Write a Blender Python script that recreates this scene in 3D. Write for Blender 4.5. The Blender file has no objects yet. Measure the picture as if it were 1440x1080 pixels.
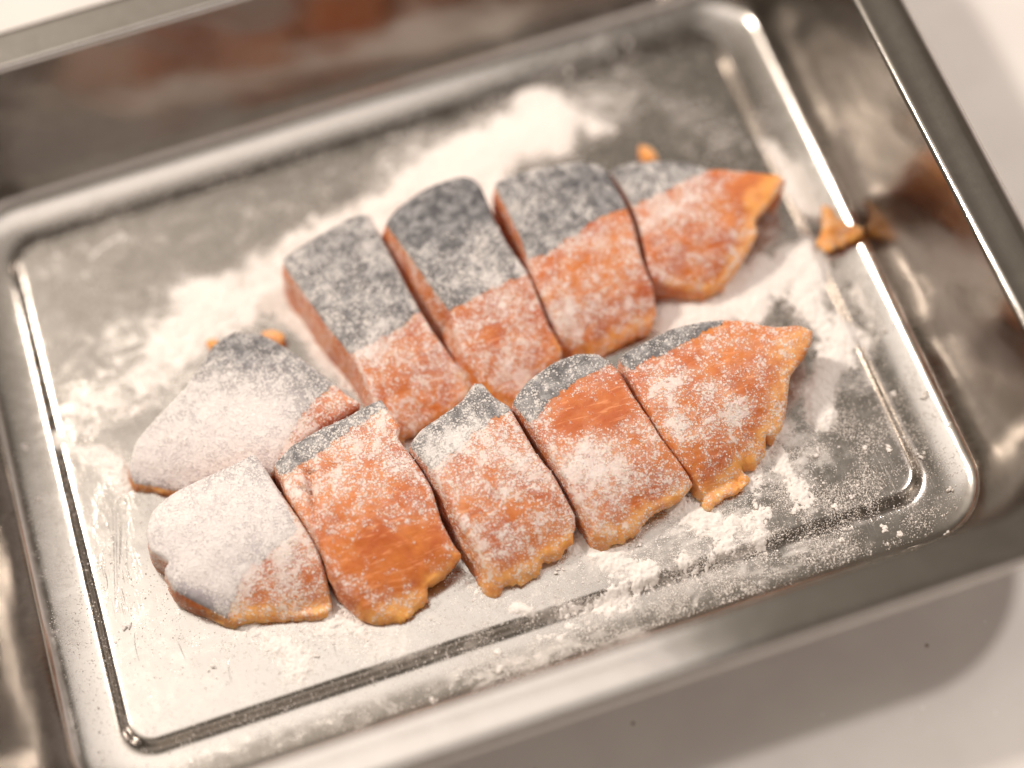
import bpy, math, random
import numpy as np
from mathutils import Matrix, Vector
from mathutils.geometry import delaunay_2d_cdt
random.seed(7); rng = np.random.default_rng(7)
S = 0.01                                   # everything below is laid out in centimetres
sc = bpy.context.scene
C = sc.collection

# ------------------------------------------------------------------ camera
RW = np.array([[0.9489979758901246, -0.3085383377604001, -0.06486089645130609],
               [0.3030843254219923, 0.8360996036465425, 0.4572497615805807],
               [-0.08684891156435802, -0.45358741926342194, 0.8869699654700667]])
CP = np.array([-3.127, -25.6733, 47.5999]); F = 2721.47
def at(px, z=0.0):
    """points of the photograph -> points (cm) on the horizontal plane(s) z"""
    px = np.atleast_2d(np.asarray(px, float))
    d = np.stack([(px[:, 0]-720)/F, -(px[:, 1]-540)/F, -np.ones(len(px))], 1) @ RW
    t = (z - CP[2]) / d[:, 2]
    return CP + d*t[:, None]
cam = bpy.data.objects.new('camera', bpy.data.cameras.new('camera')); C.objects.link(cam)
cam.data.sensor_width = 36; cam.data.lens = F/1440*36
cam.matrix_world = Matrix.Translation(Vector(CP*S)) @ Matrix(RW.T.tolist()).to_4x4()
cam.data.clip_start = 0.01; cam.data.clip_end = 50
cam.data.dof.use_dof = True
fp = at([(840, 650)], 0.9)[0]
cam.data.dof.focus_distance = float(-(RW @ (fp-CP))[2])*S
cam.data.dof.aperture_fstop = 2.1
sc.camera = cam

# ------------------------------------------------------------------ room light, lamps, exposure
w = bpy.data.worlds.new('World'); sc.world = w; w.use_nodes = True
nt = w.node_tree; nt.nodes.clear()
def N(nt, t, **k):
    n = nt.nodes.new(t)
    for a, b in k.items():
        if a.startswith('i_'): n.inputs[a[2:].replace('_', ' ')].default_value = b
        else: setattr(n, a, b)
    return n
tc = N(nt, 'ShaderNodeTexCoord')
dt = N(nt, 'ShaderNodeVectorMath', operation='DOT_PRODUCT'); dt.inputs[1].default_value = (-.45, .42, .79)   # the room is brighter to the left and behind
nt.links.new(tc.outputs['Generated'], dt.inputs[0])
cr = N(nt, 'ShaderNodeValToRGB')
cr.color_ramp.elements[0].position = 0.0; cr.color_ramp.elements[0].color = (0.80, 0.71, 0.66, 1)
cr.color_ramp.elements[1].position = 1.0; cr.color_ramp.elements[1].color = (0.80, 0.72, 0.63, 1)
for p_, c_ in ((0.20, (0.42, 0.36, 0.32)), (0.45, (0.125, 0.098, 0.078)), (0.70, (0.125, 0.105, 0.083)), (0.80, (0.24, 0.21, 0.175)), (0.90, (0.52, 0.465, 0.40))):
    e = cr.color_ramp.elements.new(p_); e.color = (*c_, 1)
nz = N(nt, 'ShaderNodeTexNoise'); nz.inputs['Scale'].default_value = 2.2; nz.inputs['Detail'].default_value = 2
nt.links.new(tc.outputs['Generated'], nz.inputs['Vector'])
m1 = N(nt, 'ShaderNodeMath', operation='MULTIPLY_ADD'); m1.inputs[1].default_value = 0.2; m1.inputs[2].default_value = -0.10
nt.links.new(nz.outputs[0], m1.inputs[0])
m2 = N(nt, 'ShaderNodeMath', operation='ADD'); nt.links.new(dt.outputs['Value'], m2.inputs[0]); nt.links.new(m1.outputs[0], m2.inputs[1])
nt.links.new(m2.outputs[0], cr.inputs[0])
bg = N(nt, 'ShaderNodeBackground'); bg.inputs[1].default_value = 1.0
nt.links.new(cr.outputs[0], bg.inputs[0])
wo = N(nt, 'ShaderNodeOutputWorld'); nt.links.new(bg.outputs[0], wo.inputs[0])

def lamp(name, d, dist, size, size_y, power, col):
    l = bpy.data.lights.new(name, 'AREA'); l.shape = 'ELLIPSE' if size_y else 'DISK'; l.size = size
    if size_y: l.size_y = size_y
    l.energy = power; l.color = col
    o = bpy.data.objects.new(name, l); C.objects.link(o)
    d = Vector(d).normalized(); o.location = d*dist
    o.rotation_euler = d.to_track_quat('Z', 'Y').to_euler()
    return o
lamp('kitchen_lamp', (-0.50, 0.46, 0.75), 1.5, 0.14, 0.14, 15, (1.0, 0.90, 0.80))
lamp('hood_lamp', (0.56, 0.09, 0.83), 1.3, 0.10, 0.10, 5.0, (1.0, 0.92, 0.87))
cl = lamp('ceiling_light', (-0.09, 0.26, 0.96), 2.1, 1.0, 0.9, 3.0, (1.0, 0.95, 0.92)); cl.data.shape = 'RECTANGLE'; cl.rotation_euler = (0, 0, 0)
sc.view_settings.view_transform = 'Standard'; sc.view_settings.look = 'None'
sc.view_settings.exposure = 0.42; sc.view_settings.gamma = 1

# ------------------------------------------------------------------ noise and mesh helpers
_T = rng.random((256, 256))
def vnoise(x, y):
    xi = np.floor(x).astype(int); yi = np.floor(y).astype(int)
    fx = x-xi; fy = y-yi; fx = fx*fx*(3-2*fx); fy = fy*fy*(3-2*fy)
    a = _T[xi & 255, yi & 255]; b = _T[(xi+1) & 255, yi & 255]; c = _T[xi & 255, (yi+1) & 255]; d = _T[(xi+1) & 255, (yi+1) & 255]
    return (a*(1-fx)+b*fx)*(1-fy)+(c*(1-fx)+d*fx)*fy
def fbm(x, y, s=1.0, o=4, seed=0, g=0.5):
    r = 0; a = 1; t = 0
    for k in range(o):
        ca, sa = math.cos(k*1.1+0.4), math.sin(k*1.1+0.4)
        r = r+a*vnoise((x*ca-y*sa)*s+seed*13.7+k*31.3, (x*sa+y*ca)*s+seed*7.1+k*17.9); t += a; a *= g; s *= 2.03
    return r/t                                                   # 0..1
def sst(a, b, x):
    t = np.clip((x-a)/(b-a), 0, 1); return t*t*(3-2*t)
def mesh(name, v, quads=None, tris=None, mat=None, parent=None, smooth=True, attrs=None):
    v = np.asarray(v, float)*S
    me = bpy.data.meshes.new(name)
    parts = [np.asarray(a, np.int32).reshape(-1, n) for a, n in ((quads, 4), (tris, 3)) if a is not None and len(a)]
    loops = np.concatenate([p.ravel() for p in parts]); sizes = np.concatenate([np.full(len(p), p.shape[1], np.int32) for p in parts])
    me.vertices.add(len(v)); me.vertices.foreach_set('co', v.ravel())
    me.loops.add(len(loops)); me.loops.foreach_set('vertex_index', loops)
    me.polygons.add(len(sizes))
    st = np.concatenate([[0], np.cumsum(sizes)[:-1]]).astype(np.int32)
    me.polygons.foreach_set('loop_start', st); me.polygons.foreach_set('loop_total', sizes)
    me.polygons.foreach_set('use_smooth', np.full(len(sizes), smooth))
    me.update(calc_edges=True); me.validate()
    for k, a in (attrs or {}).items():
        at_ = me.attributes.new(k, 'FLOAT', 'POINT'); at_.data.foreach_set('value', np.asarray(a, np.float32))
    if mat: me.materials.append(mat)
    o = bpy.data.objects.new(name, me); C.objects.link(o)
    if parent: o.parent = parent
    return o
def tag(o, label=None, cat=None, group=None, kind=None):
    for k, x in (('label', label), ('category', cat), ('group', group), ('kind', kind)):
        if x: o[k] = x
    return o
def empty(name, loc):
    o = bpy.data.objects.new(name, None); C.objects.link(o); o.location = Vector(loc)*S; o.empty_display_size = 0.01
    return o

# ------------------------------------------------------------------ materials
def newmat(name):
    m = bpy.data.materials.new(name); m.use_nodes = True; t = m.node_tree; t.nodes.clear()
    o = N(t, 'ShaderNodeOutputMaterial'); p = N(t, 'ShaderNodeBsdfPrincipled'); t.links.new(p.outputs[0], o.inputs[0])
    g = N(t, 'ShaderNodeNewGeometry')
    return m, t, p, g, o
class B:
    """tiny node-graph writer"""
    def __init__(s, t): s.t = t
    def put(s, inp, v):
        if isinstance(v, bpy.types.NodeSocket): s.t.links.new(v, inp)
        else: inp.default_value = v
    def math(s, op, a, b=0.0, c=0.0, clamp=False):
        n = N(s.t, 'ShaderNodeMath', operation=op); n.use_clamp = clamp
        s.put(n.inputs[0], a); s.put(n.inputs[1], b); s.put(n.inputs[2], c); return n.outputs[0]
    def ramp(s, v, a, b, lo=0.0, hi=1.0, smooth=True):
        n = N(s.t, 'ShaderNodeMapRange'); n.interpolation_type = 'SMOOTHSTEP' if smooth else 'LINEAR'
        s.put(n.inputs[0], v); s.put(n.inputs[1], a); s.put(n.inputs[2], b); s.put(n.inputs[3], lo); s.put(n.inputs[4], hi); return n.outputs[0]
    def mix(s, f, a, b):
        n = N(s.t, 'ShaderNodeMix', data_type='RGBA'); s.put(n.inputs[0], f); s.put(n.inputs[6], a); s.put(n.inputs[7], b); return n.outputs[2]
    def noise(s, vec, scale, detail=3, rough=0.55, dist=0.0):
        n = N(s.t, 'ShaderNodeTexNoise'); s.put(n.inputs['Vector'], vec); n.inputs['Scale'].default_value = scale/S
        n.inputs['Detail'].default_value = detail; n.inputs['Roughness'].default_value = rough; n.inputs['Distortion'].default_value = dist
        return n.outputs[0]
    def voro(s, vec, scale, feature='F1', out='Distance'):
        n = N(s.t, 'ShaderNodeTexVoronoi', feature=feature); s.put(n.inputs['Vector'], vec); n.inputs['Scale'].default_value = scale/S
        return n.outputs[out]
    def attr(s, name):
        n = N(s.t, 'ShaderNodeAttribute'); n.attribute_name = name; return n.outputs['Fac']
    def bump(s, h, dist, strength=1.0, normal=None):
        n = N(s.t, 'ShaderNodeBump'); n.inputs['Distance'].default_value = dist*S; n.inputs['Strength'].default_value = strength
        s.put(n.inputs['Height'], h)
        if normal: s.put(n.inputs['Normal'], normal)
        return n.outputs[0]
    def mapv(s, vec, rot=(0, 0, 0), scale=(1, 1, 1)):
        n = N(s.t, 'ShaderNodeMapping'); s.put(n.inputs[0], vec); n.inputs['Rotation'].default_value = rot; n.inputs['Scale'].default_value = scale
        return n.outputs[0]
FLOUR = (0.86, 0.80, 0.755, 1)

def steel_mat(name, rough=0.2, wavy=0.012, dirt=1.0, tint=1.0):
    m, t, p, g, out = newmat(name); b = B(t); P = g.outputs['Position']
    big = b.noise(P, 0.25, 3, 0.5, 0.6); med = b.noise(P, 1.3, 5, 0.6, 1.5); fine = b.noise(P, 9, 3, 0.6)
    base = b.mix(b.ramp(med, 0.3, 0.7), (0.455, 0.418, 0.382, 1), (0.49, 0.452, 0.415, 1))
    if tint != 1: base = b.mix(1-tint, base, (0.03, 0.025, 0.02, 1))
    film = b.attr('film'); scr = b.attr('scratch')
    sw = b.noise(b.mapv(P, (0, 0, 0.5), (1, 1.6, 1)), 0.7, 6, 0.62, 2.2)          # wiped, swirling film of flour
    spk = b.voro(P, 9); sp2 = b.voro(P, 19)
    f1 = b.ramp(b.math('ADD', film, b.math('MULTIPLY_ADD', sw, 1.3, -0.66)), 0.12, 1.0)
    f1 = b.math('MULTIPLY', f1, b.ramp(b.noise(P, 14, 3, 0.7), 0.3, 0.65, 0.72, 1.0))
    d1 = b.math('MULTIPLY', b.ramp(spk, 0.16, 0.26, 1, 0), b.ramp(b.math('ADD', film, b.noise(P, 3, 3)), 0.72, 1.05))
    d2 = b.math('MULTIPLY', b.ramp(sp2, 0.2, 0.3, 1, 0), b.ramp(b.math('ADD', film, b.noise(P, 2, 3)), 0.70, 1.0))
    fl = b.math('MAXIMUM', b.math('MULTIPLY', f1, 0.85), b.math('MULTIPLY', b.math('MAXIMUM', d1, d2), 0.9), clamp=True)
    b.put(p.inputs['Base Color'], b.mix(fl, base, FLOUR))
    b.put(p.inputs['Metallic'], b.math('SUBTRACT', 1.0, fl))
    r = b.math('ADD', b.ramp(med, 0.3, 0.75, rough*0.92, rough*1.15), b.math('MULTIPLY', fl, 0.5))
    sl = b.noise(b.mapv(P, (0, 0, -0.30), (60, 0.9, 1)), 1.2, 2, 0.5)
    st2 = b.noise(b.mapv(P, (0, 0, 0.9), (50, 0.8, 1)), 1.0, 2, 0.5)
    sm = b.math('MULTIPLY', b.ramp(sl, 0.62, 0.70), b.math('ADD', scr, 0.02*dirt))
    sm = b.math('ADD', sm, b.math('MULTIPLY', b.ramp(st2, 0.66, 0.74), 0.015*dirt))
    b.put(p.inputs['Roughness'], b.math('ADD', r, b.math('MULTIPLY', sm, 0.25)))
    n1 = b.bump(big, 0.35*wavy/0.012*0.12, 1.0)
    n2 = b.bump(fine, 0.0012, 0.5, n1)
    n3 = b.bump(sm, 0.014, 0.9, n2)
    n4 = b.bump(fl, 0.004, 0.6, n3)
    b.put(p.inputs['Normal'], n4)
    p.inputs['Anisotropic'].default_value = 0.0
    return m
STEEL = steel_mat('stainless_steel', 0.19, .008)
WALL = steel_mat('stainless_steel_wall_dimmed', 0.18, .003, .3, .56)  # same steel, its colour darkened so the wall's reflections come out dimmer
RIM = steel_mat('stainless_steel_rim', 0.10, .004, .0)

def flour_mat():
    m, t, p, g, out = newmat('flour'); b = B(t); P = g.outputs['Position']
    n = b.noise(P, 7, 5, 0.7); n2 = b.noise(P, 30, 3, 0.7)
    b.put(p.inputs['Base Color'], b.mix(b.ramp(n, 0.3, 0.7), (0.80, 0.74, 0.69, 1), FLOUR))
    p.inputs['Roughness'].default_value = 0.95; p.inputs['Specular IOR Level'].default_value = 0.15
    b.put(p.inputs['Normal'], b.bump(n2, 0.02, 0.8, b.bump(n, 0.05, 0.7)))
    return m
FLOURM = flour_mat()

def fish_mat(name, skin=False):
    m, t, p, g, out = newmat(name); b = B(t); P = g.outputs['Position']
    fl = b.attr('flour'); fat = b.attr('fat'); up = N(t, 'ShaderNodeSeparateXYZ'); t.links.new(g.outputs['True Normal'], up.inputs[0])
    up = up.outputs[2]
    big = b.noise(P, 0.9, 4, 0.6, 0.5)
    if skin:
        mot = b.noise(P, 3.2, 4, 0.65, 0.4)
        c = b.mix(b.ramp(mot, 0.38, 0.66), (0.018, 0.018, 0.023, 1), (0.25, 0.243, 0.245, 1))
        sc_ = b.voro(b.mapv(P, (0, 0, 0.6), (1, 1.5, 1)), 5.5, 'DISTANCE_TO_EDGE')
        c = b.mix(b.ramp(sc_, 0.0, 0.10, 0.55, 0.0), c, (0.03, 0.032, 0.045, 1))
        pale = b.attr('pale')
        c = b.mix(pale, c, (0.56, 0.495, 0.525, 1))
    else:
        c = b.mix(b.ramp(big, 0.3, 0.7), (0.47, 0.102, 0.018, 1), (0.64, 0.205, 0.038, 1))
        c = b.mix(b.ramp(b.math('ADD', fat, b.math('MULTIPLY_ADD', b.noise(P, 2.5, 4, 0.6), 1.7, -0.90)), 0.15, 1.25), c, (0.86, 0.41, 0.10, 1))
        fib = b.noise(b.mapv(P, (0.3, 0.2, 0.4), (1, 6, 1)), 1.6, 4, 0.6, 0.5)
        c = b.mix(b.ramp(fib, 0.54, 0.70, 0, 0.5), c, (0.86, 0.40, 0.19, 1))
    # powder: three sizes of grain over a patchy density
    patch = b.noise(P, 1.9, 5, 0.62, 0.5)
    dens = b.math('ADD', fl, b.math('MULTIPLY_ADD', patch, 1.1 if skin else 1.4, -0.58 if skin else -0.76))
    if not skin: dens = b.math('MULTIPLY', dens, b.ramp(up, 0.05, 0.8, 0.72, 1.0))
    def grains(scale, size, thr):
        n = N(t, 'ShaderNodeTexVoronoi', feature='F1'); t.links.new(P, n.inputs['Vector']); n.inputs['Scale'].default_value = scale/S; n.inputs['Randomness'].default_value = 1
        sx = N(t, 'ShaderNodeSeparateColor'); t.links.new(n.outputs['Color'], sx.inputs[0])
        on = b.ramp(b.math('SUBTRACT', b.math('MULTIPLY_ADD', dens, thr[0], thr[1]), sx.outputs[0]), -.03, .05)
        return b.math('MULTIPLY', on, b.ramp(n.outputs['Distance'], size*.75, size*1.2, 1, 0))
    g1 = b.noise(P, 8.0, 5, 0.8, 0.25)
    gr_ = b.math('MAXIMUM', grains(9.5, .50, (.70, -.20)), b.math('MAXIMUM', grains(17, .62, (1.0, -.08)), grains(30, .62, (.95, -.04))))
    k2 = b.ramp(b.math('SUBTRACT', b.noise(P, 3.2, 6, .68, 0), b.ramp(dens, 0.0, 1.0, .66, .38, smooth=False)), -.02, .05)
    k = b.math('MAXIMUM', gr_, b.math('MULTIPLY', k2, .55 if skin else .75))
    haze = b.math('MULTIPLY', b.ramp(dens, -0.05, 1.1, 0.07 if skin else 0.0, 0.80), b.ramp(b.noise(P, 6, 5, .7), .3, .7, .55, 1.0))
    fm = b.math('SUBTRACT', 1.0, b.math('MULTIPLY', b.math('SUBTRACT', 1.0, b.math('MULTIPLY', k, 0.68 if skin else 0.74)), b.math('SUBTRACT', 1.0, haze)), clamp=True)
    col = b.mix(fm, c, FLOUR)
    b.put(p.inputs['Base Color'], col)
    b.put(p.inputs['Roughness'], b.ramp(fm, 0.05, 0.5, 0.42, 0.95))
    b.put(p.inputs['Specular IOR Level'], b.ramp(fm, 0.0, 0.6, 0.45, 0.1))
    if not skin:
        b.put(p.inputs['Subsurface Weight'], b.ramp(fm, 0.0, 1.0, 0.55, 0.15)); p.inputs['Subsurface Radius'].default_value = (1.0, 0.32, 0.12)
        p.inputs['Subsurface Scale'].default_value = 0.32*S
    n1 = b.bump(g1, 0.03, 0.7, b.bump(b.noise(P, 2.5, 4), 0.06, 0.5))
    b.put(p.inputs['Normal'], b.bump(k, 0.022, 0.8, n1))
    return m
FLESH = fish_mat('salmon_flesh'); SKIN = fish_mat('salmon_skin', True)

# ------------------------------------------------------------------ the counter
def counter():
    m, t, p, g, out = newmat('solid_surface'); b = B(t); P = g.outputs['Position']
    c = b.mix(b.ramp(b.noise(P, 0.5, 3), 0.35, 0.65), (0.63, 0.585, 0.55, 1), (0.66, 0.62, 0.58, 1))
    v = b.voro(P, 0.9); v2 = b.voro(P, 1.7); gate = b.noise(P, 1.5, 2)
    c = b.mix(b.math('MULTIPLY', b.ramp(v, 0.04, 0.065, 0.8, 0), b.ramp(gate, 0.45, 0.55)), c, (0.16, 0.10, 0.06, 1))
    c = b.mix(b.math('MULTIPLY', b.ramp(v2, 0.05, 0.08, 0.7, 0), b.ramp(gate, 0.52, 0.46)), c, (0.85, 0.82, 0.8, 1))
    b.put(p.inputs['Base Color'], c); p.inputs['Roughness'].default_value = 0.32; p.inputs['Specular IOR Level'].default_value = 0.35
    b.put(p.inputs['Normal'], b.bump(b.noise(P, 12, 3), 0.002, 0.5))
    X, Y, Z = 70, 45, -0.3
    v = [(-X, -Y, Z), (X, -Y, Z), (X, Y, Z), (-X, Y, Z), (-X, -Y, Z-4), (X, -Y, Z-4), (X, Y, Z-4), (-X, Y, Z-4)]
    o = mesh('countertop', v, [(0, 1, 2, 3), (0, 4, 5, 1), (1, 5, 6, 2), (2, 6, 7, 3), (3, 7, 4, 0), (7, 6, 5, 4)], mat=m, smooth=False)
    tag(o, 'pale grey speckled worktop under the steel tray', kind='structure')
counter()

# ------------------------------------------------------------------ the flour map of the tray floor (cm), shared by film, heaps and grains
HX, HY = 11.0, 8.127
def blobs(x, y, L, z=0.0, mode='max'):
    r = np.zeros_like(x)
    for (px, py, qx, qy, wd, it) in L:                      # a stroke from p to q, width wd px
        a = at([(px, py)], z)[0]; q = at([(qx, qy)], z)[0]; w_ = wd/52.0
        d = q[:2]-a[:2]; l2 = d@d+1e-9
        t = np.clip(((x-a[0])*d[0]+(y-a[1])*d[1])/l2, 0, 1)
        ds = np.hypot(x-a[0]-t*d[0], y-a[1]-t*d[1])
        v = it*np.exp(-(ds/w_)**2)
        r = np.maximum(r, v) if mode == 'max' else r+v
    return r
THICK = [(655, 240, 760, 175, 56, 1.05), (600, 262, 690, 232, 45, .8), (790, 160, 835, 180, 32, .6), (520, 300, 600, 262, 36, .70),
         (430, 335, 520, 296, 36, .60), (330, 400, 430, 335, 38, .52), (250, 470, 330, 400, 34, .50), (200, 520, 260, 470, 30, .55),
         (430, 440, 500, 540, 34, .78), (300, 430, 400, 420, 60, .60), (540, 290, 545, 330, 20, .8), (690, 250, 700, 300, 22, .85),
         (90, 625, 150, 645, 20, .58), (150, 645, 175, 680, 18, .62), (175, 682, 240, 692, 14, .6), (110, 600, 200, 560, 20, .36),
         (1030, 400, 1140, 370, 36, .98), (950, 440, 1060, 420, 40, .86), (1135, 400, 1175, 470, 34, .72), (1165, 500, 1150, 590, 27, .86),
         (1120, 240, 1165, 310, 26, .80), (1095, 200, 1130, 250, 18, .6), (1180, 440, 1215, 470, 22, .55), (1215, 360, 1225, 440, 22, .5),
         (1090, 600, 1060, 680, 28, .58), (1110, 640, 1130, 690, 22, .56), (980, 730, 1060, 740, 32, .66), (940, 700, 985, 735, 20, .6),
         (820, 760, 875, 785, 22, .88), (860, 790, 900, 810, 24, .72), (845, 830, 905, 805, 18, .55), (725, 845, 745, 860, 14, .85),
         (470, 850, 510, 880, 24, .74), (350, 880, 400, 900, 24, .6), (400, 900, 425, 950, 24, .64), (430, 880, 500, 875, 20, .55),
         (640, 800, 690, 850, 20, .42), (560, 600, 580, 640, 16, .5), (900, 420, 960, 450, 22, .6), (960, 790, 1040, 760, 36, .45),
         (800, 850, 880, 830, 24, .5), (690, 930, 830, 870, 22, .35)]
FILM = [(240, 480, 540, 300, 60, .75), (100, 360, 600, 230, 75, .24), (180, 480, 420, 400, 80, .32), (560, 230, 850, 150, 70, .5), (880, 120, 1040, 200, 55, .33),
        (190, 960, 560, 900, 70, .18), (120, 560, 240, 520, 50, .45), (120, 640, 260, 760, 60, .14), (200, 860, 330, 930, 60, .20),
        (600, 880, 900, 830, 50, .30), (1000, 680, 1120, 640, 70, .40), (1100, 330, 1200, 520, 60, .36), (60, 700, 90, 900, 30, .30),
        (650, 960, 900, 880, 30, .42), (250, 1060, 640, 960, 30, .24), (900, 840, 1180, 760, 50, .34), (1150, 240, 1210, 420, 30, .42),
        (1080, 150, 1150, 260, 40, .30), (700, 800, 960, 740, 60, .5), (760, 110, 850, 60, 40, .3), (20, 400, 60, 620, 30, .25),
        (430, 860, 560, 900, 50, .5)]
def warp(x, y):
    return x+1.1*(fbm(x, y, .8, 4, 3)-.5), y+1.1*(fbm(x, y, .8, 4, 4)-.5)
def thick(x, y):
    wx, wy = warp(x, y)
    b = blobs(wx, wy, THICK)
    n = fbm(x, y, 1.7, 6, 5, .62)-.5
    f = fbm(x, y, 9, 4, 6, .7)-.5
    return b+n*.75+f*.42-.47+.30*(fbm(x, y, 16, 2, 12)-.5)
def filmd(x, y):
    wx, wy = warp(x, y)
    return np.clip(np.maximum(blobs(wx, wy, FILM), blobs(wx, wy, THICK)*.9), 0, 1)

# ------------------------------------------------------------------ the tray
PROF = [(-.34, 0), (-.26, -.001), (-.20, -.007), (-.15, -.022), (-.11, -.045), (-.08, -.07), (-.05, -.10), (-.02, -.13), (.01, -.16), (.04, -.185), (.08, -.21), (.13, -.228), (.19, -.238), (.26, -.24)]
def prof_z(o):
    return np.interp(o, [p[0] for p in PROF], [p[1] for p in PROF])+np.where(o > .3, .09*(np.clip(o-.3, 0, 1)/.83)**2, 0)
def ring(o, z, n=720, r0=0.85):
    """rounded rectangle at offset o from the panel's edge"""
    hx, hy = HX+o, HY+o
    r = max(0.0, min(r0+(0.72*o if o > 0 else o), hx, hy)); r = max(r, 0.001)
    pts = []
    nx, ny, nc = 220, 160, 16
    cs = [(hx-r, hy-r, 0), (-hx+r, hy-r, 90), (-hx+r, -hy+r, 180), (hx-r, -hy+r, 270)]
    for i, (cx, cy, a0) in enumerate(cs):
        for k in range(nc+1):
            a = math.radians(a0+90*k/nc); pts.append((cx+r*math.cos(a), cy+r*math.sin(a)))
        nx_ = cs[(i+1) % 4]; a = math.radians(a0+90)
        p0 = pts[-1]; p1 = (nx_[0]+r*math.cos(a), nx_[1]+r*math.sin(a)); m_ = nx if i % 2 == 0 else ny
        for k in range(1, m_): pts.append((p0[0]+(p1[0]-p0[0])*k/m_, p0[1]+(p1[1]-p0[1])*k/m_))
    a = np.array(pts); return np.column_stack([a, np.full(len(a), z)])
def sweep(name, prof, mat, parent, wob=0.0, film=True, z0=False):
    R_ = [ring(o, z) for o, z in prof]; n = len(R_[0]); v = np.concatenate(R_)
    if wob:
        zz = v[:, 2].copy()
        v[:, 0] += wob*(fbm(v[:, 1]+zz, zz*1.3, .45, 3, 21)-.5)*np.clip(zz, 0, 1)
        v[:, 1] += wob*(fbm(v[:, 0]+zz, zz*1.3, .45, 3, 22)-.5)*np.clip(zz, 0, 1)
    i = np.arange(n); j = (i+1) % n; q = []
    for k in range(len(R_)-1):
        q.append(np.column_stack([k*n+i, k*n+j, (k+1)*n+j, (k+1)*n+i])[:, ::-1])
    fm = filmd(v[:, 0], v[:, 1]) if film else np.full(len(v), -.5)
    scv = blobs(v[:, 0], v[:, 1], [(158, 705, 170, 850, 14, 1.0), (150, 800, 165, 850, 14, .8), (110, 560, 118, 600, 14, .5), (1215, 700, 1240, 680, 18, .5)])
    return mesh(name, v, np.concatenate(q)[:, ::-1] if z0 else np.concatenate(q), mat=mat, parent=parent, attrs={'film': fm, 'scratch': scv})
tray = empty('steel_tray', (0, 0, -0.3))
tag(tray, 'shallow rectangular stainless steel tray dusted with flour, holding the salmon', 'tray')
tray_off = np.array([0, 0, 0.3])
def P_(prof): return [(o, z+0.3) for o, z in prof]        # child meshes are local to the tray's base
inner = [(o, 0) for o in np.arange(-HY+.02, -.38, .1)]
fl_prof = inner+PROF+[(o, -.24+.09*((o-.3)/.83)**2) for o in np.arange(.32, 1.13, .09)]
fr = .50
A0 = math.radians(12)
for k in range(0, 7): a = math.radians(12+k*8); fl_prof.append((1.13+fr*(math.sin(a)-math.sin(A0)), -.15+fr*(math.cos(A0)-math.cos(a))))
sweep('tray_floor', P_(fl_prof), STEEL, tray)
wp = [fl_prof[-1]]
for k in range(7, 8): a = math.radians(12+k*8); wp.append((1.13+fr*(math.sin(a)-math.sin(A0)), -.15+fr*(math.cos(A0)-math.cos(a))))
w0 = wp[-1]; w1 = (2.74, 4.16)
for k in range(1, 21): wp.append((w0[0]+(w1[0]-w0[0])*k/20, w0[1]+(w1[1]-w0[1])*k/20))
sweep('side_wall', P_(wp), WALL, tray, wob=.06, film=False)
rp = [w1]
for k in range(1, 7): a = math.radians(72-k*12); rp.append((2.90-.16*math.sin(a)+.0, 4.16+.16*math.cos(a)-.05))
rp += [(3.0, 4.272), (3.12, 4.275), (3.25, 4.285), (3.4, 4.299), (3.55, 4.312), (3.68, 4.320), (3.8, 4.322), (3.9, 4.315), (3.98, 4.295), (4.04, 4.26), (4.08, 4.21), (4.095, 4.15), (4.08, 4.10), (4.04, 4.06), (3.98, 4.05), (3.92, 4.08),
       (3.90, 4.15), (3.8, 4.20), (3.2, 4.17), (3.0, 4.12), (2.86, 3.95)]
us = [(2.86, 3.95), (2.3, 2.0), (1.77, .02), (1.64, -.14), (1.38, -.27), (1.1, -.295), (.2, -.295), (-.3, -.10), (-7.9, -.10)]
sweep('rim', P_(rp), RIM, tray, film=False)
sweep('underside', P_(us), STEEL, tray, film=False)

# bright hairline scratches in the tray floor, a tight bunch of them at the left
def scratches():
    L = [((158, 706), (161, 850)), ((163, 712), (165, 838)), ((170, 724), (168, 800)), ((172, 730), (163, 862)), ((146, 800), (150, 838)), ((182, 735), (179, 790)),
         ((112, 560), (126, 604)), ((120, 556), (132, 598)), ((106, 566), (117, 600)), ((528, 915), (531, 945)), ((470, 900), (474, 925)), ((322, 925), (326, 960)),
         ((250, 902), (262, 930)), ((190, 880), (196, 930)), ((1180, 560), (1215, 540)), ((1210, 660), (1240, 690)), ((1218, 655), (1246, 682)), ((1150, 600), (1200, 590))]
    v, q = [], []
    for p0, p1 in L:
        a, c = at([p0, p1], 0.0); n = 8; d = c-a; nn = np.array([-d[1], d[0], 0])/np.hypot(d[0], d[1]); bow = rng.uniform(-.06, .06)
        for k in range(n+1):
            t = k/n; m_ = a+d*t+nn*bow*math.sin(t*math.pi); w_ = .007*math.sin(math.pi*min(max(t, .04), .96))**.5
            i = len(v); v += [m_-nn*w_+[0, 0, .3004], m_+[0, 0, .3004+w_*.45], m_+nn*w_+[0, 0, .3004]]
            if k: q += [(i-3, i, i+1, i-2), (i-2, i+1, i+2, i-1)]
    tag(mesh('scratches', v, np.array(q)[:, ::-1], mat=RIM, parent=tray, smooth=False, attrs={'film': np.full(len(v), -.5)}), kind='stuff')
scratches()
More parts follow.
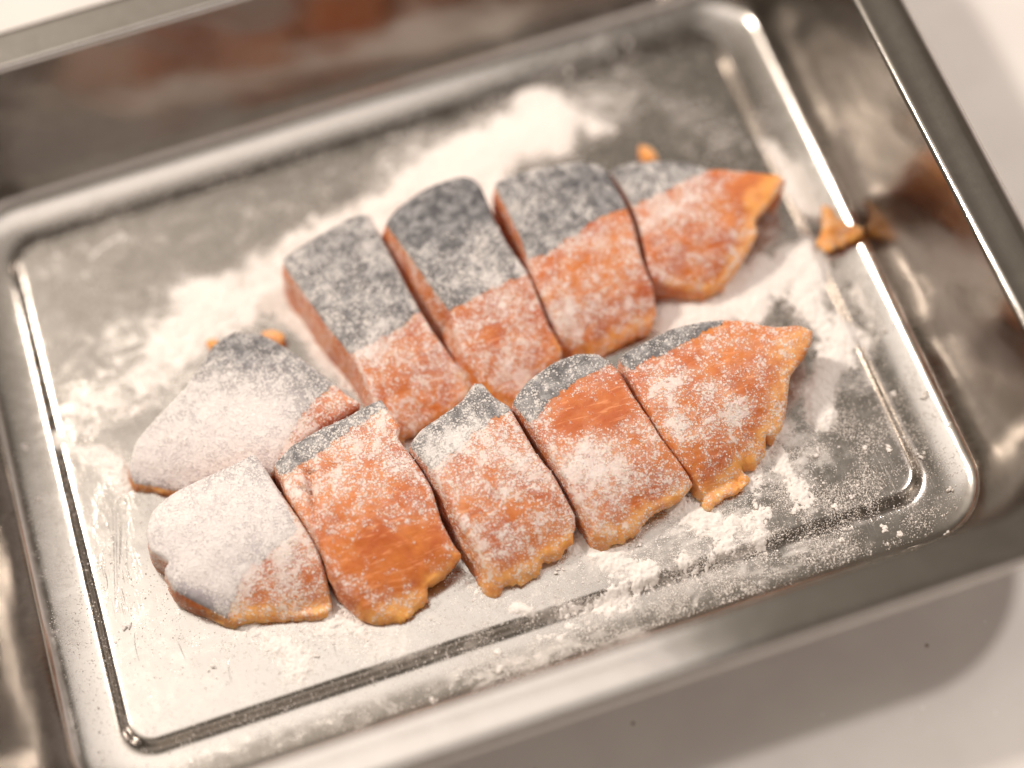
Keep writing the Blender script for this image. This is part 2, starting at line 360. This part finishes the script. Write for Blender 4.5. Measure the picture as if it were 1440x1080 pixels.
# ------------------------------------------------------------------ flour lying on the tray
def floor_z(x, y):
    ax = np.abs(x)-HX; ay = np.abs(y)-HY; r = .85
    qx = np.maximum(ax+r, 0); qy = np.maximum(ay+r, 0)
    sd = np.hypot(qx, qy)+np.minimum(np.maximum(ax+r, ay+r), 0)-r
    return prof_z(sd), sd
cell = .032
gx = np.arange(-12.1, 12.1, cell); gy = np.arange(-9.2, 9.2, cell)
X, Y = np.meshgrid(gx, gy, indexing='ij')
T = thick(X, Y); fz, sd = floor_z(X, Y)
T = np.where(sd > .95, -1, T)
Z = fz+np.where(T > 0, .004+.15*(1-np.exp(-T*2.0))*(.75+.5*fbm(X, Y, 6, 4, 9, .7)), T*.25)
nx_, ny_ = X.shape
idx = np.arange(nx_*ny_).reshape(nx_, ny_)
k4 = np.maximum.reduce([T[:-1, :-1], T[1:, :-1], T[1:, 1:], T[:-1, 1:]]) > 0
q = np.column_stack([idx[:-1, :-1][k4], idx[1:, :-1][k4], idx[1:, 1:][k4], idx[:-1, 1:][k4]])
used, inv = np.unique(q, return_inverse=True)
V = np.column_stack([X.ravel(), Y.ravel(), Z.ravel()])[used]
o = mesh('flour_dusting', V, inv.reshape(-1, 4), mat=FLOURM)
tag(o, 'white flour spread in thin drifts over the tray floor around the salmon', 'flour', kind='stuff')

ICO = None
def lumps(P, R, squash=.7, seed=0, det=0):
    """one mesh of many small irregular lumps (octahedra or icosahedra)"""
    r_ = np.random.default_rng(seed)
    if det == 0:
        bv = np.array([(1, 0, 0), (-1, 0, 0), (0, 1, 0), (0, -1, 0), (0, 0, 1), (0, 0, -1)], float)
        bf = np.array([(0, 2, 4), (2, 1, 4), (1, 3, 4), (3, 0, 4), (2, 0, 5), (1, 2, 5), (3, 1, 5), (0, 3, 5)])
    else:
        ph = (1+5**.5)/2
        bv = np.array([(-1, ph, 0), (1, ph, 0), (-1, -ph, 0), (1, -ph, 0), (0, -1, ph), (0, 1, ph), (0, -1, -ph), (0, 1, -ph), (ph, 0, -1), (ph, 0, 1), (-ph, 0, -1), (-ph, 0, 1)])/1.9
        bf = np.array([(0, 11, 5), (0, 5, 1), (0, 1, 7), (0, 7, 10), (0, 10, 11), (1, 5, 9), (5, 11, 4), (11, 10, 2), (10, 7, 6), (7, 1, 8), (3, 9, 4), (3, 4, 2), (3, 2, 6), (3, 6, 8), (3, 8, 9), (4, 9, 5), (2, 4, 11), (6, 2, 10), (8, 6, 7), (9, 8, 1)])
    n = len(P); nb = len(bv)
    v = bv[None]*r_.uniform(.6, 1.35, (n, nb, 1))
    a = r_.uniform(0, 6.28, n); ca, sa = np.cos(a)[:, None], np.sin(a)[:, None]
    st = r_.uniform(.7, 1.4, (n, 1))
    x = v[:, :, 0]*st; y = v[:, :, 1]/st
    vv = np.stack([x*ca-y*sa, x*sa+y*ca, v[:, :, 2]*squash], 2)*R[:, None, None]+P[:, None]
    f = (bf[None]+(np.arange(n)*nb)[:, None, None]).reshape(-1, 3)
    return vv.reshape(-1, 3), f
# loose grains, most of them at the fringes of the drifts
GR = [(1010, 640, 1250, 560, 120, .9), (980, 760, 1250, 700, 70, 1.6), (700, 900, 1100, 800, 45, 1.7), (1100, 420, 1180, 620, 60, .8),
      (300, 900, 700, 860, 70, .35), (880, 100, 1050, 220, 60, .25), (60, 700, 120, 1000, 40, .25), (1060, 650, 1150, 700, 55, 1.2), (1240, 430, 1330, 640, 30, .25),
      (200, 1040, 640, 980, 30, .25), (100, 700, 250, 700, 80, .2)]
n0 = 700000
gxr = rng.uniform(-12.2, 12.2, n0); gyr = rng.uniform(-9.3, 9.3, n0)
tt = thick(gxr, gyr); _, sdr = floor_z(gxr, gyr)
pr = .50*np.exp(-np.abs(tt+.05)*7)+blobs(gxr, gyr, GR, mode='add')*.40*sst(.35, .7, fbm(gxr, gyr, 1.4, 4, 31, .6))+.012
keep = (rng.random(n0) < pr) & (sdr < 1.2)
gxr, gyr = gxr[keep], gyr[keep]; fz_, _ = floor_z(gxr, gyr)
rr = .007+.016*rng.random(len(gxr))**3+.03*(rng.random(len(gxr)) > .988)*rng.random(len(gxr))
v, f = lumps(np.column_stack([gxr, gyr, fz_+rr*.4+np.clip(thick(gxr, gyr), 0, 1)*.12]), rr, .7, 1)
o = mesh('flour_grains', v, tris=f, mat=FLOURM, smooth=False)
tag(o, 'loose grains of flour scattered over the tray floor', 'flour', kind='stuff')
# bigger clumps
CL = [(828, 68), (884, 58), (800, 98), (1280, 350), (1242, 462), (1300, 555), (1257, 550), (1217, 633), (1295, 638), (1198, 700), (1120, 718), (1172, 717), (1245, 740), (1184, 757),
      (1338, 685), (1345, 745), (1330, 752), (1267, 750), (1054, 732), (1060, 712), (1248, 634), (1240, 738), (1118, 720), (900, 765), (786, 805), (447, 927), (700, 915), (760, 790),
      (1005, 765), (560, 830), (637, 690), (1338, 598), (1180, 550), (1205, 470), (1000, 380), (1240, 300), (34, 625), (52, 700), (300, 940), (180, 880), (610, 985), (700, 940), (1135, 690), (1150, 640)]
cp = at(CL, -.1); fz_, _ = floor_z(cp[:, 0], cp[:, 1]); rad = rng.uniform(.05, .11, len(cp))
P5 = np.repeat(np.column_stack([cp[:, :2], fz_+.03]), 5, 0)+rng.normal(0, .045, (len(cp)*5, 3))*[1, 1, .3]; R5 = np.repeat(rad, 5)*rng.uniform(.4, .9, len(cp)*5)
v, f = lumps(P5, R5, .6, 2, 1)
o = mesh('flour_clumps', v, tris=f, mat=FLOURM, smooth=False)
tag(o, 'small damp clumps of flour dotted about the tray', 'flour', kind='stuff')

# ------------------------------------------------------------------ the salmon
def resample(p, step):
    p = np.asarray(p, float); n = len(p); out = []
    # Catmull-Rom through the points, closed
    for i in range(n):
        a, b_, c, d = p[i-1], p[i], p[(i+1) % n], p[(i+2) % n]
        l = np.hypot(*(c-b_)[:2]); m_ = max(1, int(round(l/step)))
        for k in range(m_):
            t = k/m_
            out.append(.5*((2*b_)+(-a+c)*t*.75+(2*a-5*b_+4*c-d)*t*t*.75+(-a+3*b_-3*c+d)*t**3*.75+(.25*(-2*b_*0))*0) if False else hermite(a, b_, c, d, t))
    return np.array(out)
def hermite(a, b_, c, d, t, k=.26):
    m0 = (c-a)*k; m1 = (d-b_)*k
    return (2*t**3-3*t**2+1)*b_+(t**3-2*t**2+t)*m0+(-2*t**3+3*t**2)*c+(t**3-t**2)*m1
def inpoly(x, y, p):
    r = np.zeros(len(x), bool); n = len(p)
    for i in range(n):
        x0, y0 = p[i][:2]; x1, y1 = p[(i+1) % n][:2]
        c = ((y0 > y) != (y1 > y)); 
        with np.errstate(divide='ignore', invalid='ignore'):
            r ^= c & (x < (x1-x0)*(y-y0)/(y1-y0)+x0)
    return r
def dist_poly(x, y, p):
    d = np.full(len(x), 1e9); n = len(p)
    for i in range(n):
        a = p[i][:2]; s = p[(i+1) % n][:2]-a; l = s@s+1e-12
        t = np.clip(((x-a[0])*s[0]+(y-a[1])*s[1])/l, 0, 1)
        d = np.minimum(d, np.hypot(x-a[0]-t*s[0], y-a[1]-t*s[1]))
    return d
def normals(v, f):
    nrm = np.zeros_like(v); fn = np.cross(v[f[:, 1]]-v[f[:, 0]], v[f[:, 2]]-v[f[:, 0]])
    for k in range(3): np.add.at(nrm, f[:, k], fn)
    return nrm/(np.linalg.norm(nrm, axis=1, keepdims=True)+1e-12)
PX = Vector((0, 0))
def piece(label, out, skin, a, b_, z0, z1, bulge=.11, fat=(), flour=(), base=.45, pale=(), rag=.05, left=.15, seed=0, step=.05, name='salmon_piece',
          cat='salmon piece', group='pieces of raw salmon on the tray', creases=(), zfl=0.0, round_=.12, nclump=3500, pexp=2.4):
    """out, skin: outlines read off the photograph; a -> b_: thick back to thin belly, z falls from z0 to z1 along it"""
    a = np.array(a, float); b_ = np.array(b_, float); ab = b_-a
    def tpar(px): return np.clip(((np.asarray(px, float)-a)@ab)/(ab@ab), 0, 1)
    if name == 'salmon_piece': z1 = .14+z1*.25
    def zt(t): return z1+(z0-z1)*(1-t**pexp)
    px = np.array(out, float); W = at(px, zt(tpar(px)))
    if True:
        area = .5*np.sum(W[:, 0]*np.roll(W[:, 1], -1)-np.roll(W[:, 0], -1)*W[:, 1])
        if area < 0: W = W[::-1]
    bd = resample(W, step*1.1)
    # ragged outline, more so at the thin end
    nx2 = np.roll(bd, -1, 0)-np.roll(bd, 1, 0); nrm = np.column_stack([nx2[:, 1], -nx2[:, 0]]); nrm /= np.linalg.norm(nrm, axis=1)[:, None]+1e-9
    thin = 1-sst(z1, z1+.55*(z0-z1), bd[:, 2])
    amp = rag*(.30+1.5*thin)
    jag = (fbm(bd[:, 0], bd[:, 1], 5.5, 3, seed+40, .78)-.5)*2
    bd = bd.copy(); bd[:, :2] += nrm*(amp*.85*jag)[:, None]
    nb = len(bd)
    x0, y0 = bd[:, 0].min(), bd[:, 1].min(); x1, y1 = bd[:, 0].max(), bd[:, 1].max()
    gx, gy = np.meshgrid(np.arange(x0, x1, step), np.arange(y0, y1, step)); gx = gx.ravel()+rng.uniform(-.3, .3, gx.size)*step; gy = gy.ravel()+rng.uniform(-.3, .3, gy.size)*step
    ok = inpoly(gx, gy, bd); gx, gy = gx[ok], gy[ok]; dd = dist_poly(gx, gy, bd); ok = dd > step*.55; gx, gy, dd = gx[ok], gy[ok], dd[ok]
    pts = [Vector((float(p[0]), float(p[1]))) for p in bd]+[Vector((float(p), float(q_))) for p, q_ in zip(gx, gy)]
    r = delaunay_2d_cdt(pts, [], [list(range(nb))], 1, 1e-7)
    vv = np.array([(p.x, p.y) for p in r[0]]); tri = np.array([t for t in r[2] if len(t) == 3])
    orig = r[3]
    # depth of the surface
    d = dist_poly(vv[:, 0], vv[:, 1], bd)
    # iterate: the plane height depends on the photo position, which depends on height
    z = np.full(len(vv), (z0+z1)/2)
    def topx(x, y, z):
        Yc = (np.column_stack([x, y, z])-CP) @ RW.T
        return np.column_stack([720+F*Yc[:, 0]/-Yc[:, 2], 540-F*Yc[:, 1]/-Yc[:, 2]])
    for _ in range(5):
        p2 = topx(vv[:, 0], vv[:, 1], z); z = zt(tpar(p2))
    t = tpar(p2)
    rr = round_*(.45+.55*np.clip(z/ z0, 0, 1))
    e = np.clip(1-d/rr, 0, 1)
    zz = z-rr*.75*(1-np.sqrt(np.maximum(0, 1-e*e)))+bulge*(1-.75*t)*(1-np.exp(-d/.55))
    zz += .09*(fbm(vv[:, 0], vv[:, 1], 1.1, 3, seed+1)-.5)*np.clip(d/.3, 0, 1)+.030*(fbm(vv[:, 0], vv[:, 1], 5, 4, seed+2, .6)-.5)
    zz += .06*(fbm(vv[:, 0], vv[:, 1], 7, 4, seed+3, .7)-.5)*sst(.7, 1, t)*np.exp(-d/.5)*2
    for (c0, c1, wd, dp) in creases:
        A = at([c0], z0*.8)[0][:2]; Bq = at([c1], z0*.8)[0][:2]; s_ = Bq-A; tq = np.clip(((vv-A)@s_)/(s_@s_), 0, 1)
        ds = np.hypot(*(vv-A-tq[:, None]*s_).T)+.04*(fbm(vv[:, 0], vv[:, 1], 6, 3, 8)-.5)
        zz -= dp*np.exp(-(ds/wd)**2)*np.sin(np.clip(tq, .03, .97)*math.pi)**.5
    zz = np.maximum(zz, .07+zfl)
    top = np.column_stack([vv, zz])
    # boundary loop as found in the triangulation
    loop = []
    look = {}
    for i, og in enumerate(orig):
        for k in og:
            if k < nb: look[k] = i
    loop = [look[k] for k in range(nb) if k in look]
    loop = np.array(loop)
    bt = top[loop]; nbt = nrm[[k for k in range(nb) if k in look]]
    leftd = np.array([-.86, -.35]); sh = left*np.clip(nbt@leftd, 0, 1)
    lev = 7; rings = []
    for k in range(1, lev+1):
        s_ = k/lev
        zz_ = bt[:, 2]*(1-s_)+(-.02+zfl)*s_
        nn = (fbm(bt[:, 0]*1.2+zz_*1.5, bt[:, 1]*1.2+zz_*2.5, 2.0, 4, seed+60)-.5)
        off = sh*s_+.05*math.sin(s_*math.pi)-.10*s_*s_*(1-np.clip(sh/(left+1e-6), 0, 1))+nn*.16*min(1, s_*2)-.42*bt[:, 2]*s_*np.clip(nbt@np.array([.80, -.60]), 0, 1)
        rings.append(np.column_stack([bt[:, :2]+nbt*off[:, None], zz_]))
    n_ = len(loop); v = np.concatenate([top]+rings)
    lids = [loop]+[len(top)+k*n_+np.arange(n_) for k in range(lev)]
    q = []
    for k in range(lev):
        i0 = lids[k]; i1 = lids[k+1]
        q.append(np.column_stack([i0, i1, np.roll(i1, -1), np.roll(i0, -1)]))
    q = np.concatenate(q)
    org = np.array([*W[:, :2].mean(0), 0.0])
    p3 = topx(v[:, 0], v[:, 1], v[:, 2])
    side = np.zeros(len(v)); side[len(top):] = 1
    def pb(L):
        r_ = np.zeros(len(p3))
        for (x_, y_, qx, qy, wd, it) in L:
            A = np.array([x_, y_], float); s_ = np.array([qx-x_, qy-y_], float); tq = np.clip(((p3-A)@s_)/(s_@s_+1e-9), 0, 1)
            r_ += it*np.exp(-(np.hypot(*(p3-A-tq[:, None]*s_).T)/wd)**2)
        return r_
    dall = np.concatenate([d, np.zeros(len(v)-len(top))]); tall = np.concatenate([t, np.tile(t[loop], lev)])
    fata = np.clip(np.exp(-dall/.30)*sst(.62, 1, tall)*.9+pb(fat), 0, 1)*(1-.6*side*(1-sst(.7, 1, tall)))
    fla = np.clip(base-.12+pb(flour)+.12*np.exp(-dall/.12)*(1-sst(.7, .95, tall))-.08*np.exp(-dall/.22)*sst(.75, 1, tall), 0, 1.3)*(1-.25*side)
    root = empty(name, org); tag(root, label, cat, group)
    v0 = v-org
    obf = mesh('flesh', v0, q, tri, FLESH, root, attrs={'flour': fla, 'fat': fata})
    if skin is not None:
        sp = np.array(skin, float)
        ctr = top[tri].mean(1); pc = topx(ctr[:, 0], ctr[:, 1], ctr[:, 2]); jit = (fbm(ctr[:, 0], ctr[:, 1], 3, 5, seed+80, .7)-.5)*13
        m_ = inpoly(pc[:, 0]+jit, pc[:, 1]+jit, sp)
        ts = tri[m_]; us_, iv = np.unique(ts, return_inverse=True); ts = iv.reshape(-1, 3)
        nr = normals(top, tri)
        sv = top[us_]+nr[us_]*.012
        # drop the skin's cut edge
        ed = {}
        for tr in ts:
            for k in range(3):
                a_, c_ = int(tr[k]), int(tr[(k+1) % 3]); ed[(a_, c_)] = 1
        be = [(a_, c_) for (a_, c_) in ed if (c_, a_) not in ed]
        bvs = sorted({x_ for e_ in be for x_ in e_}); mp = {x_: len(sv)+i for i, x_ in enumerate(bvs)}
        sv[bvs] = top[us_][bvs]+nr[us_][bvs]*.005; low = np.concatenate([sv[bvs], top[us_][bvs]-nr[us_][bvs]*.008])
        sq = np.array([(mp[a_], mp[a_]+len(bvs), mp[c_]+len(bvs), mp[c_]) for a_, c_ in be])
        sv2 = np.concatenate([sv, low])
        idd = np.concatenate([us_, us_[bvs], us_[bvs]])
        pl = np.clip(pb(pale), 0, 1)[idd]
        mesh('skin', sv2-org, sq, ts, SKIN, root, attrs={'flour': fla[idd]-.06*(1-pl)-.3*np.isin(np.arange(len(idd)), np.arange(len(sv), len(sv2)))*0, 'fat': fata[idd], 'pale': pl})
    # clinging clumps of flour
    pk = np.where(rng.random(len(top)) < np.clip(fla[:len(top)]-.15, 0, 1)**1.2*sst(.36, .62, fbm(top[:, 0], top[:, 1], 1.6, 4, seed+90, .6))*.8)[0]
    if len(pk) > nclump: pk = rng.choice(pk, nclump, replace=False)
    if len(pk):
        pr_ = .007+.020*rng.random(len(pk))**3+.035*(rng.random(len(pk)) > .988)*rng.random(len(pk))
        lv, lf = lumps(top[pk]+normals(top, tri)[pk]*.016-org, pr_, .7, seed+5)
        tag(mesh('clinging_flour', lv, tris=lf, mat=FLOURM, parent=root, smooth=False), kind='stuff')
    return root

piece('salmon piece starting the far row, broad dark grey skin, left of the blackest-skinned piece',
      [(398, 363), (428, 341), (461, 322), (487, 307), (506, 300), (519, 302), (526, 313), (543, 346), (565, 389), (587, 430), (610, 467), (639, 507), (663, 535), (658, 552), (639, 574), (602, 596), (566, 616), (545, 606), (528, 572), (512, 532), (491, 496), (458, 455), (428, 412), (406, 382)],
      [(380, 370), (500, 280), (540, 300), (600, 436), (587, 441), (558, 459), (528, 478), (491, 498), (440, 470)],
      (460, 330), (615, 590), 1.75, .75, flour=[(540, 500, 610, 560, 40, -.05), (520, 490, 540, 480, 22, .3)], base=.50, left=.30, seed=1)
piece('salmon piece with the darkest blue-black skin and its red cut side showing',
      [(543, 313), (558, 293), (587, 270), (617, 256), (647, 247), (665, 250), (677, 263), (695, 307), (713, 341), (736, 374), (750, 400), (769, 452), (789, 489), (784, 507), (750, 533), (736, 556), (713, 562), (699, 556), (673, 530), (652, 500), (639, 462), (632, 437), (610, 407), (584, 370), (561, 338)],
      [(530, 320), (600, 240), (670, 235), (750, 380), (739, 385), (702, 402), (669, 420), (634, 440), (600, 420)],
      (600, 265), (740, 550), 1.95, .65, flour=[(720, 520, 740, 535, 20, .40), (680, 350, 700, 400, 26, .2), (580, 310, 670, 280, 38, -.38)], base=.47, left=.65, seed=2)
piece('mottled-skinned salmon piece between the blackest-skinned piece and the pointed end piece',
      [(696, 258), (716, 246), (757, 234), (797, 228), (829, 227), (849, 234), (861, 252), (877, 281), (890, 313), (902, 361), (918, 405), (922, 438), (914, 462), (898, 467), (885, 478), (853, 492), (821, 488), (789, 474), (777, 446), (757, 405), (745, 373), (732, 333), (712, 292)],
      [(680, 250), (800, 210), (880, 230), (895, 290), (885, 292), (853, 303), (821, 320), (781, 346), (744, 368)],
      (770, 240), (855, 490), 1.9, .40, flour=[(790, 450, 800, 450, 26, .45), (820, 260, 850, 280, 30, -.15)], fat=[(770, 400, 780, 440, 16, .5), (850, 480, 915, 450, 16, .5)], base=.44, left=.30, seed=3)
piece('pointed end piece of the far row, its golden tip near the lone scrap',
      [(856, 242), (877, 230), (918, 225), (962, 227), (994, 236), (1014, 236), (1063, 241), (1091, 244), (1105, 252), (1096, 269), (1075, 295), (1063, 309), (1065, 329), (1051, 357), (1035, 381), (1018, 401), (990, 412), (958, 405), (918, 393), (910, 378), (906, 352), (898, 317), (888, 289), (869, 258)],
      [(840, 240), (920, 205), (1010, 228), (994, 238), (958, 256), (926, 272), (893, 291), (870, 270)],
      (930, 225), (1000, 420), 1.6, .75, flour=[(930, 300, 960, 280, 30, .25), (1080, 250, 1060, 270, 30, -.35)], fat=[(1100, 250, 1070, 280, 26, .9), (1065, 300, 1030, 390, 22, .8), (990, 405, 940, 398, 14, .4)], base=.42, seed=4, rag=.04)
piece('leftmost salmon piece, rounded, with pale flour-caked skin and a dark crown',
      [(181, 657), (192, 619), (224, 581), (258, 546), (284, 508), (301, 483), (330, 466), (364, 468), (386, 478), (420, 500), (458, 529), (484, 551), (506, 567), (475, 588), (437, 610), (410, 634), (390, 662), (370, 680), (330, 690), (290, 700), (245, 689), (224, 684), (190, 678)],
      [(160, 690), (180, 600), (290, 460), (380, 440), (474, 536), (471, 541), (437, 569), (416, 594), (398, 620), (384, 655), (360, 720), (200, 720)],
      (350, 470), (330, 700), 1.45, .45, flour=[(210, 640, 380, 600, 60, .42), (330, 480, 370, 500, 30, -.2), (440, 590, 480, 560, 20, -.05), (250, 560, 330, 560, 40, .3)],
      pale=[(200, 650, 380, 620, 62, 1.0), (300, 580, 380, 560, 40, .35)], base=.50, seed=5, rag=.03, bulge=.20, nclump=3500)
piece('front left salmon piece, almost white with flour, orange wedge at its lower corner',
      [(205, 747), (215, 717), (245, 691), (288, 670), (326, 653), (356, 638), (369, 653), (388, 683), (400, 700), (420, 728), (443, 764), (456, 802), (466, 849), (459, 862), (416, 866), (364, 869), (330, 874), (315, 866), (284, 851), (245, 828), (231, 802), (236, 788), (211, 772)],
      [(190, 750), (230, 660), (350, 610), (372, 650), (398, 700), (417, 744), (411, 754), (381, 777), (347, 799), (335, 816), (318, 872), (300, 890), (200, 830)],
      (320, 650), (370, 870), 1.5, .55, flour=[(240, 740, 360, 720, 80, .42), (290, 800, 310, 830, 40, .32), (400, 780, 410, 760, 16, .4), (345, 810, 350, 815, 14, .3), (260, 830, 290, 850, 14, -.6)],
      pale=[(240, 740, 360, 720, 75, 1.0), (290, 800, 320, 820, 40, 1.0)], fat=[(320, 865, 450, 858, 18, .75), (335, 850, 340, 830, 12, .5)], base=.48, seed=6, rag=.03, bulge=.20, nclump=3500)
piece('salmon piece with a torn creased flap on its left and smooth bare orange lower end',
      [(386, 651), (411, 625), (450, 602), (488, 585), (518, 568), (535, 561), (545, 574), (562, 598), (560, 615), (575, 636), (590, 657), (607, 687), (620, 730), (637, 764), (648, 781), (628, 806), (603, 823), (601, 845), (582, 857), (569, 870), (535, 868), (509, 857), (488, 836), (467, 806), (454, 776), (437, 747), (418, 717), (402, 691), (394, 668)],
      [(370, 650), (530, 540), (560, 575), (543, 577), (514, 590), (467, 620), (433, 650), (405, 662), (390, 668)],
      (455, 600), (560, 868), 1.6, .35, flour=[(470, 650, 540, 640, 50, .20), (580, 780, 540, 790, 45, -.50), (500, 600, 530, 590, 22, .2), (410, 670, 420, 690, 16, .3)],
      fat=[(540, 862, 600, 835, 14, .9), (560, 590, 550, 575, 14, .5), (640, 785, 610, 815, 12, .3)], base=.42, seed=7, creases=[((432, 655), (446, 735), .09, .22), ((424, 692), (442, 697), .06, .18), ((446, 672), (434, 668), .04, .2)], left=.2)
piece('square-ended salmon piece with a white flour patch on its skin, right of the torn-flap piece',
      [(577, 626), (591, 604), (618, 585), (649, 562), (665, 540), (677, 538), (696, 558), (716, 571), (731, 597), (754, 636), (778, 667), (797, 702), (809, 727), (805, 760), (789, 778), (766, 787), (756, 807), (727, 814), (702, 823), (688, 811), (673, 776), (653, 744), (634, 709), (615, 674), (597, 650)],
      [(560, 630), (660, 520), (700, 540), (722, 572), (716, 576), (680, 597), (645, 625), (606, 660), (590, 650)],
      (630, 580), (745, 812), 1.65, .35, flour=[(610, 640, 660, 610, 20, .55), (720, 640, 740, 660, 30, .35), (660, 680, 700, 740, 40, .10)],
      fat=[(700, 815, 760, 800, 16, .7), (765, 785, 805, 760, 14, .8), (650, 745, 690, 810, 14, .4)], base=.47, seed=8, left=.40)
piece('salmon piece with a large white heap of flour on its orange middle',
      [(721, 564), (743, 534), (778, 509), (813, 496), (840, 497), (856, 507), (872, 523), (891, 556), (910, 583), (933, 620), (957, 651), (973, 680), (961, 698), (933, 713), (910, 729), (898, 744), (879, 756), (856, 762), (838, 752), (826, 729), (811, 702), (791, 667), (774, 639), (750, 603), (733, 580)],
      [(705, 565), (780, 490), (845, 480), (864, 510), (856, 513), (832, 523), (801, 544), (768, 568), (744, 596), (730, 580)],
      (780, 525), (905, 755), 1.7, .35, flour=[(825, 640, 860, 660, 32, .42), (800, 660, 830, 680, 30, .28), (800, 590, 870, 570, 26, -.30), (930, 690, 900, 680, 20, .1)],
      fat=[(845, 757, 960, 695, 17, .7)], base=.44, seed=9, left=.20)
piece('largest salmon piece, right end of the near row, with golden pointed corner and notched edge',
      [(871, 502), (902, 482), (942, 462), (982, 452), (1022, 448), (1055, 451), (1087, 458), (1123, 456), (1143, 464), (1141, 482), (1130, 502), (1112, 528), (1108, 556), (1103, 593), (1091, 613), (1078, 611), (1077, 637), (1060, 656), (1042, 655), (1053, 670), (1045, 685), (1023, 696), (1001, 710), (991, 697), (972, 667), (953, 639), (933, 612), (910, 575), (891, 540)],
      [(855, 500), (940, 440), (1020, 435), (1014, 455), (998, 463), (962, 483), (922, 503), (888, 521)],
      (940, 470), (1050, 665), 1.6, .40, flour=[(930, 550, 940, 545, 22, .35), (950, 590, 955, 600, 16, .5), (1030, 590, 1035, 580, 10, .6), (1000, 560, 1020, 570, 28, .2), (1000, 640, 990, 630, 30, -.1), (990, 610, 1000, 600, 20, .2)],
      fat=[(1140, 465, 1105, 500, 30, .9), (1100, 540, 1085, 605, 20, .8), (1070, 640, 1005, 700, 22, .9)], base=.40, seed=10, creases=[((1050, 603), (1080, 612), .03, .12), ((1030, 651), (1050, 656), .03, .14)])
# crumbs
def crumb(label, out, z, seed):
    piece(label, out, None, np.mean(out, 0)-[0, 12], np.mean(out, 0)+[0, 12], z, z*.55, bulge=.10, fat=[(*np.mean(out, 0), *(np.mean(out, 0)+1), 60, 1.3)], flour=[], base=.28, rag=.07, left=0, seed=seed, step=.035,
          name='salmon_crumb', cat='crumb', group='crumbs of salmon flesh', round_=.08, nclump=200)
crumb('orange salmon scrap lying alone by the right wall of the tray',
      [(1158, 288), (1170, 290), (1178, 303), (1193, 312), (1214, 320), (1210, 333), (1187, 342), (1163, 349), (1152, 343), (1157, 318)], .26, 21)
crumb('tiny yellow crumb behind the dark skin of the far row', [(900, 203), (912, 205), (921, 212), (925, 224), (910, 228), (902, 220)], .3, 22)
crumb('small orange crumb behind the dark crown of the leftmost piece', [(368, 466), (385, 463), (400, 470), (396, 482), (378, 482)], .35, 23)
crumb('smallest crumb, left of the dark crown of the leftmost piece', [(290, 478), (303, 475), (308, 484), (297, 491)], .25, 24)
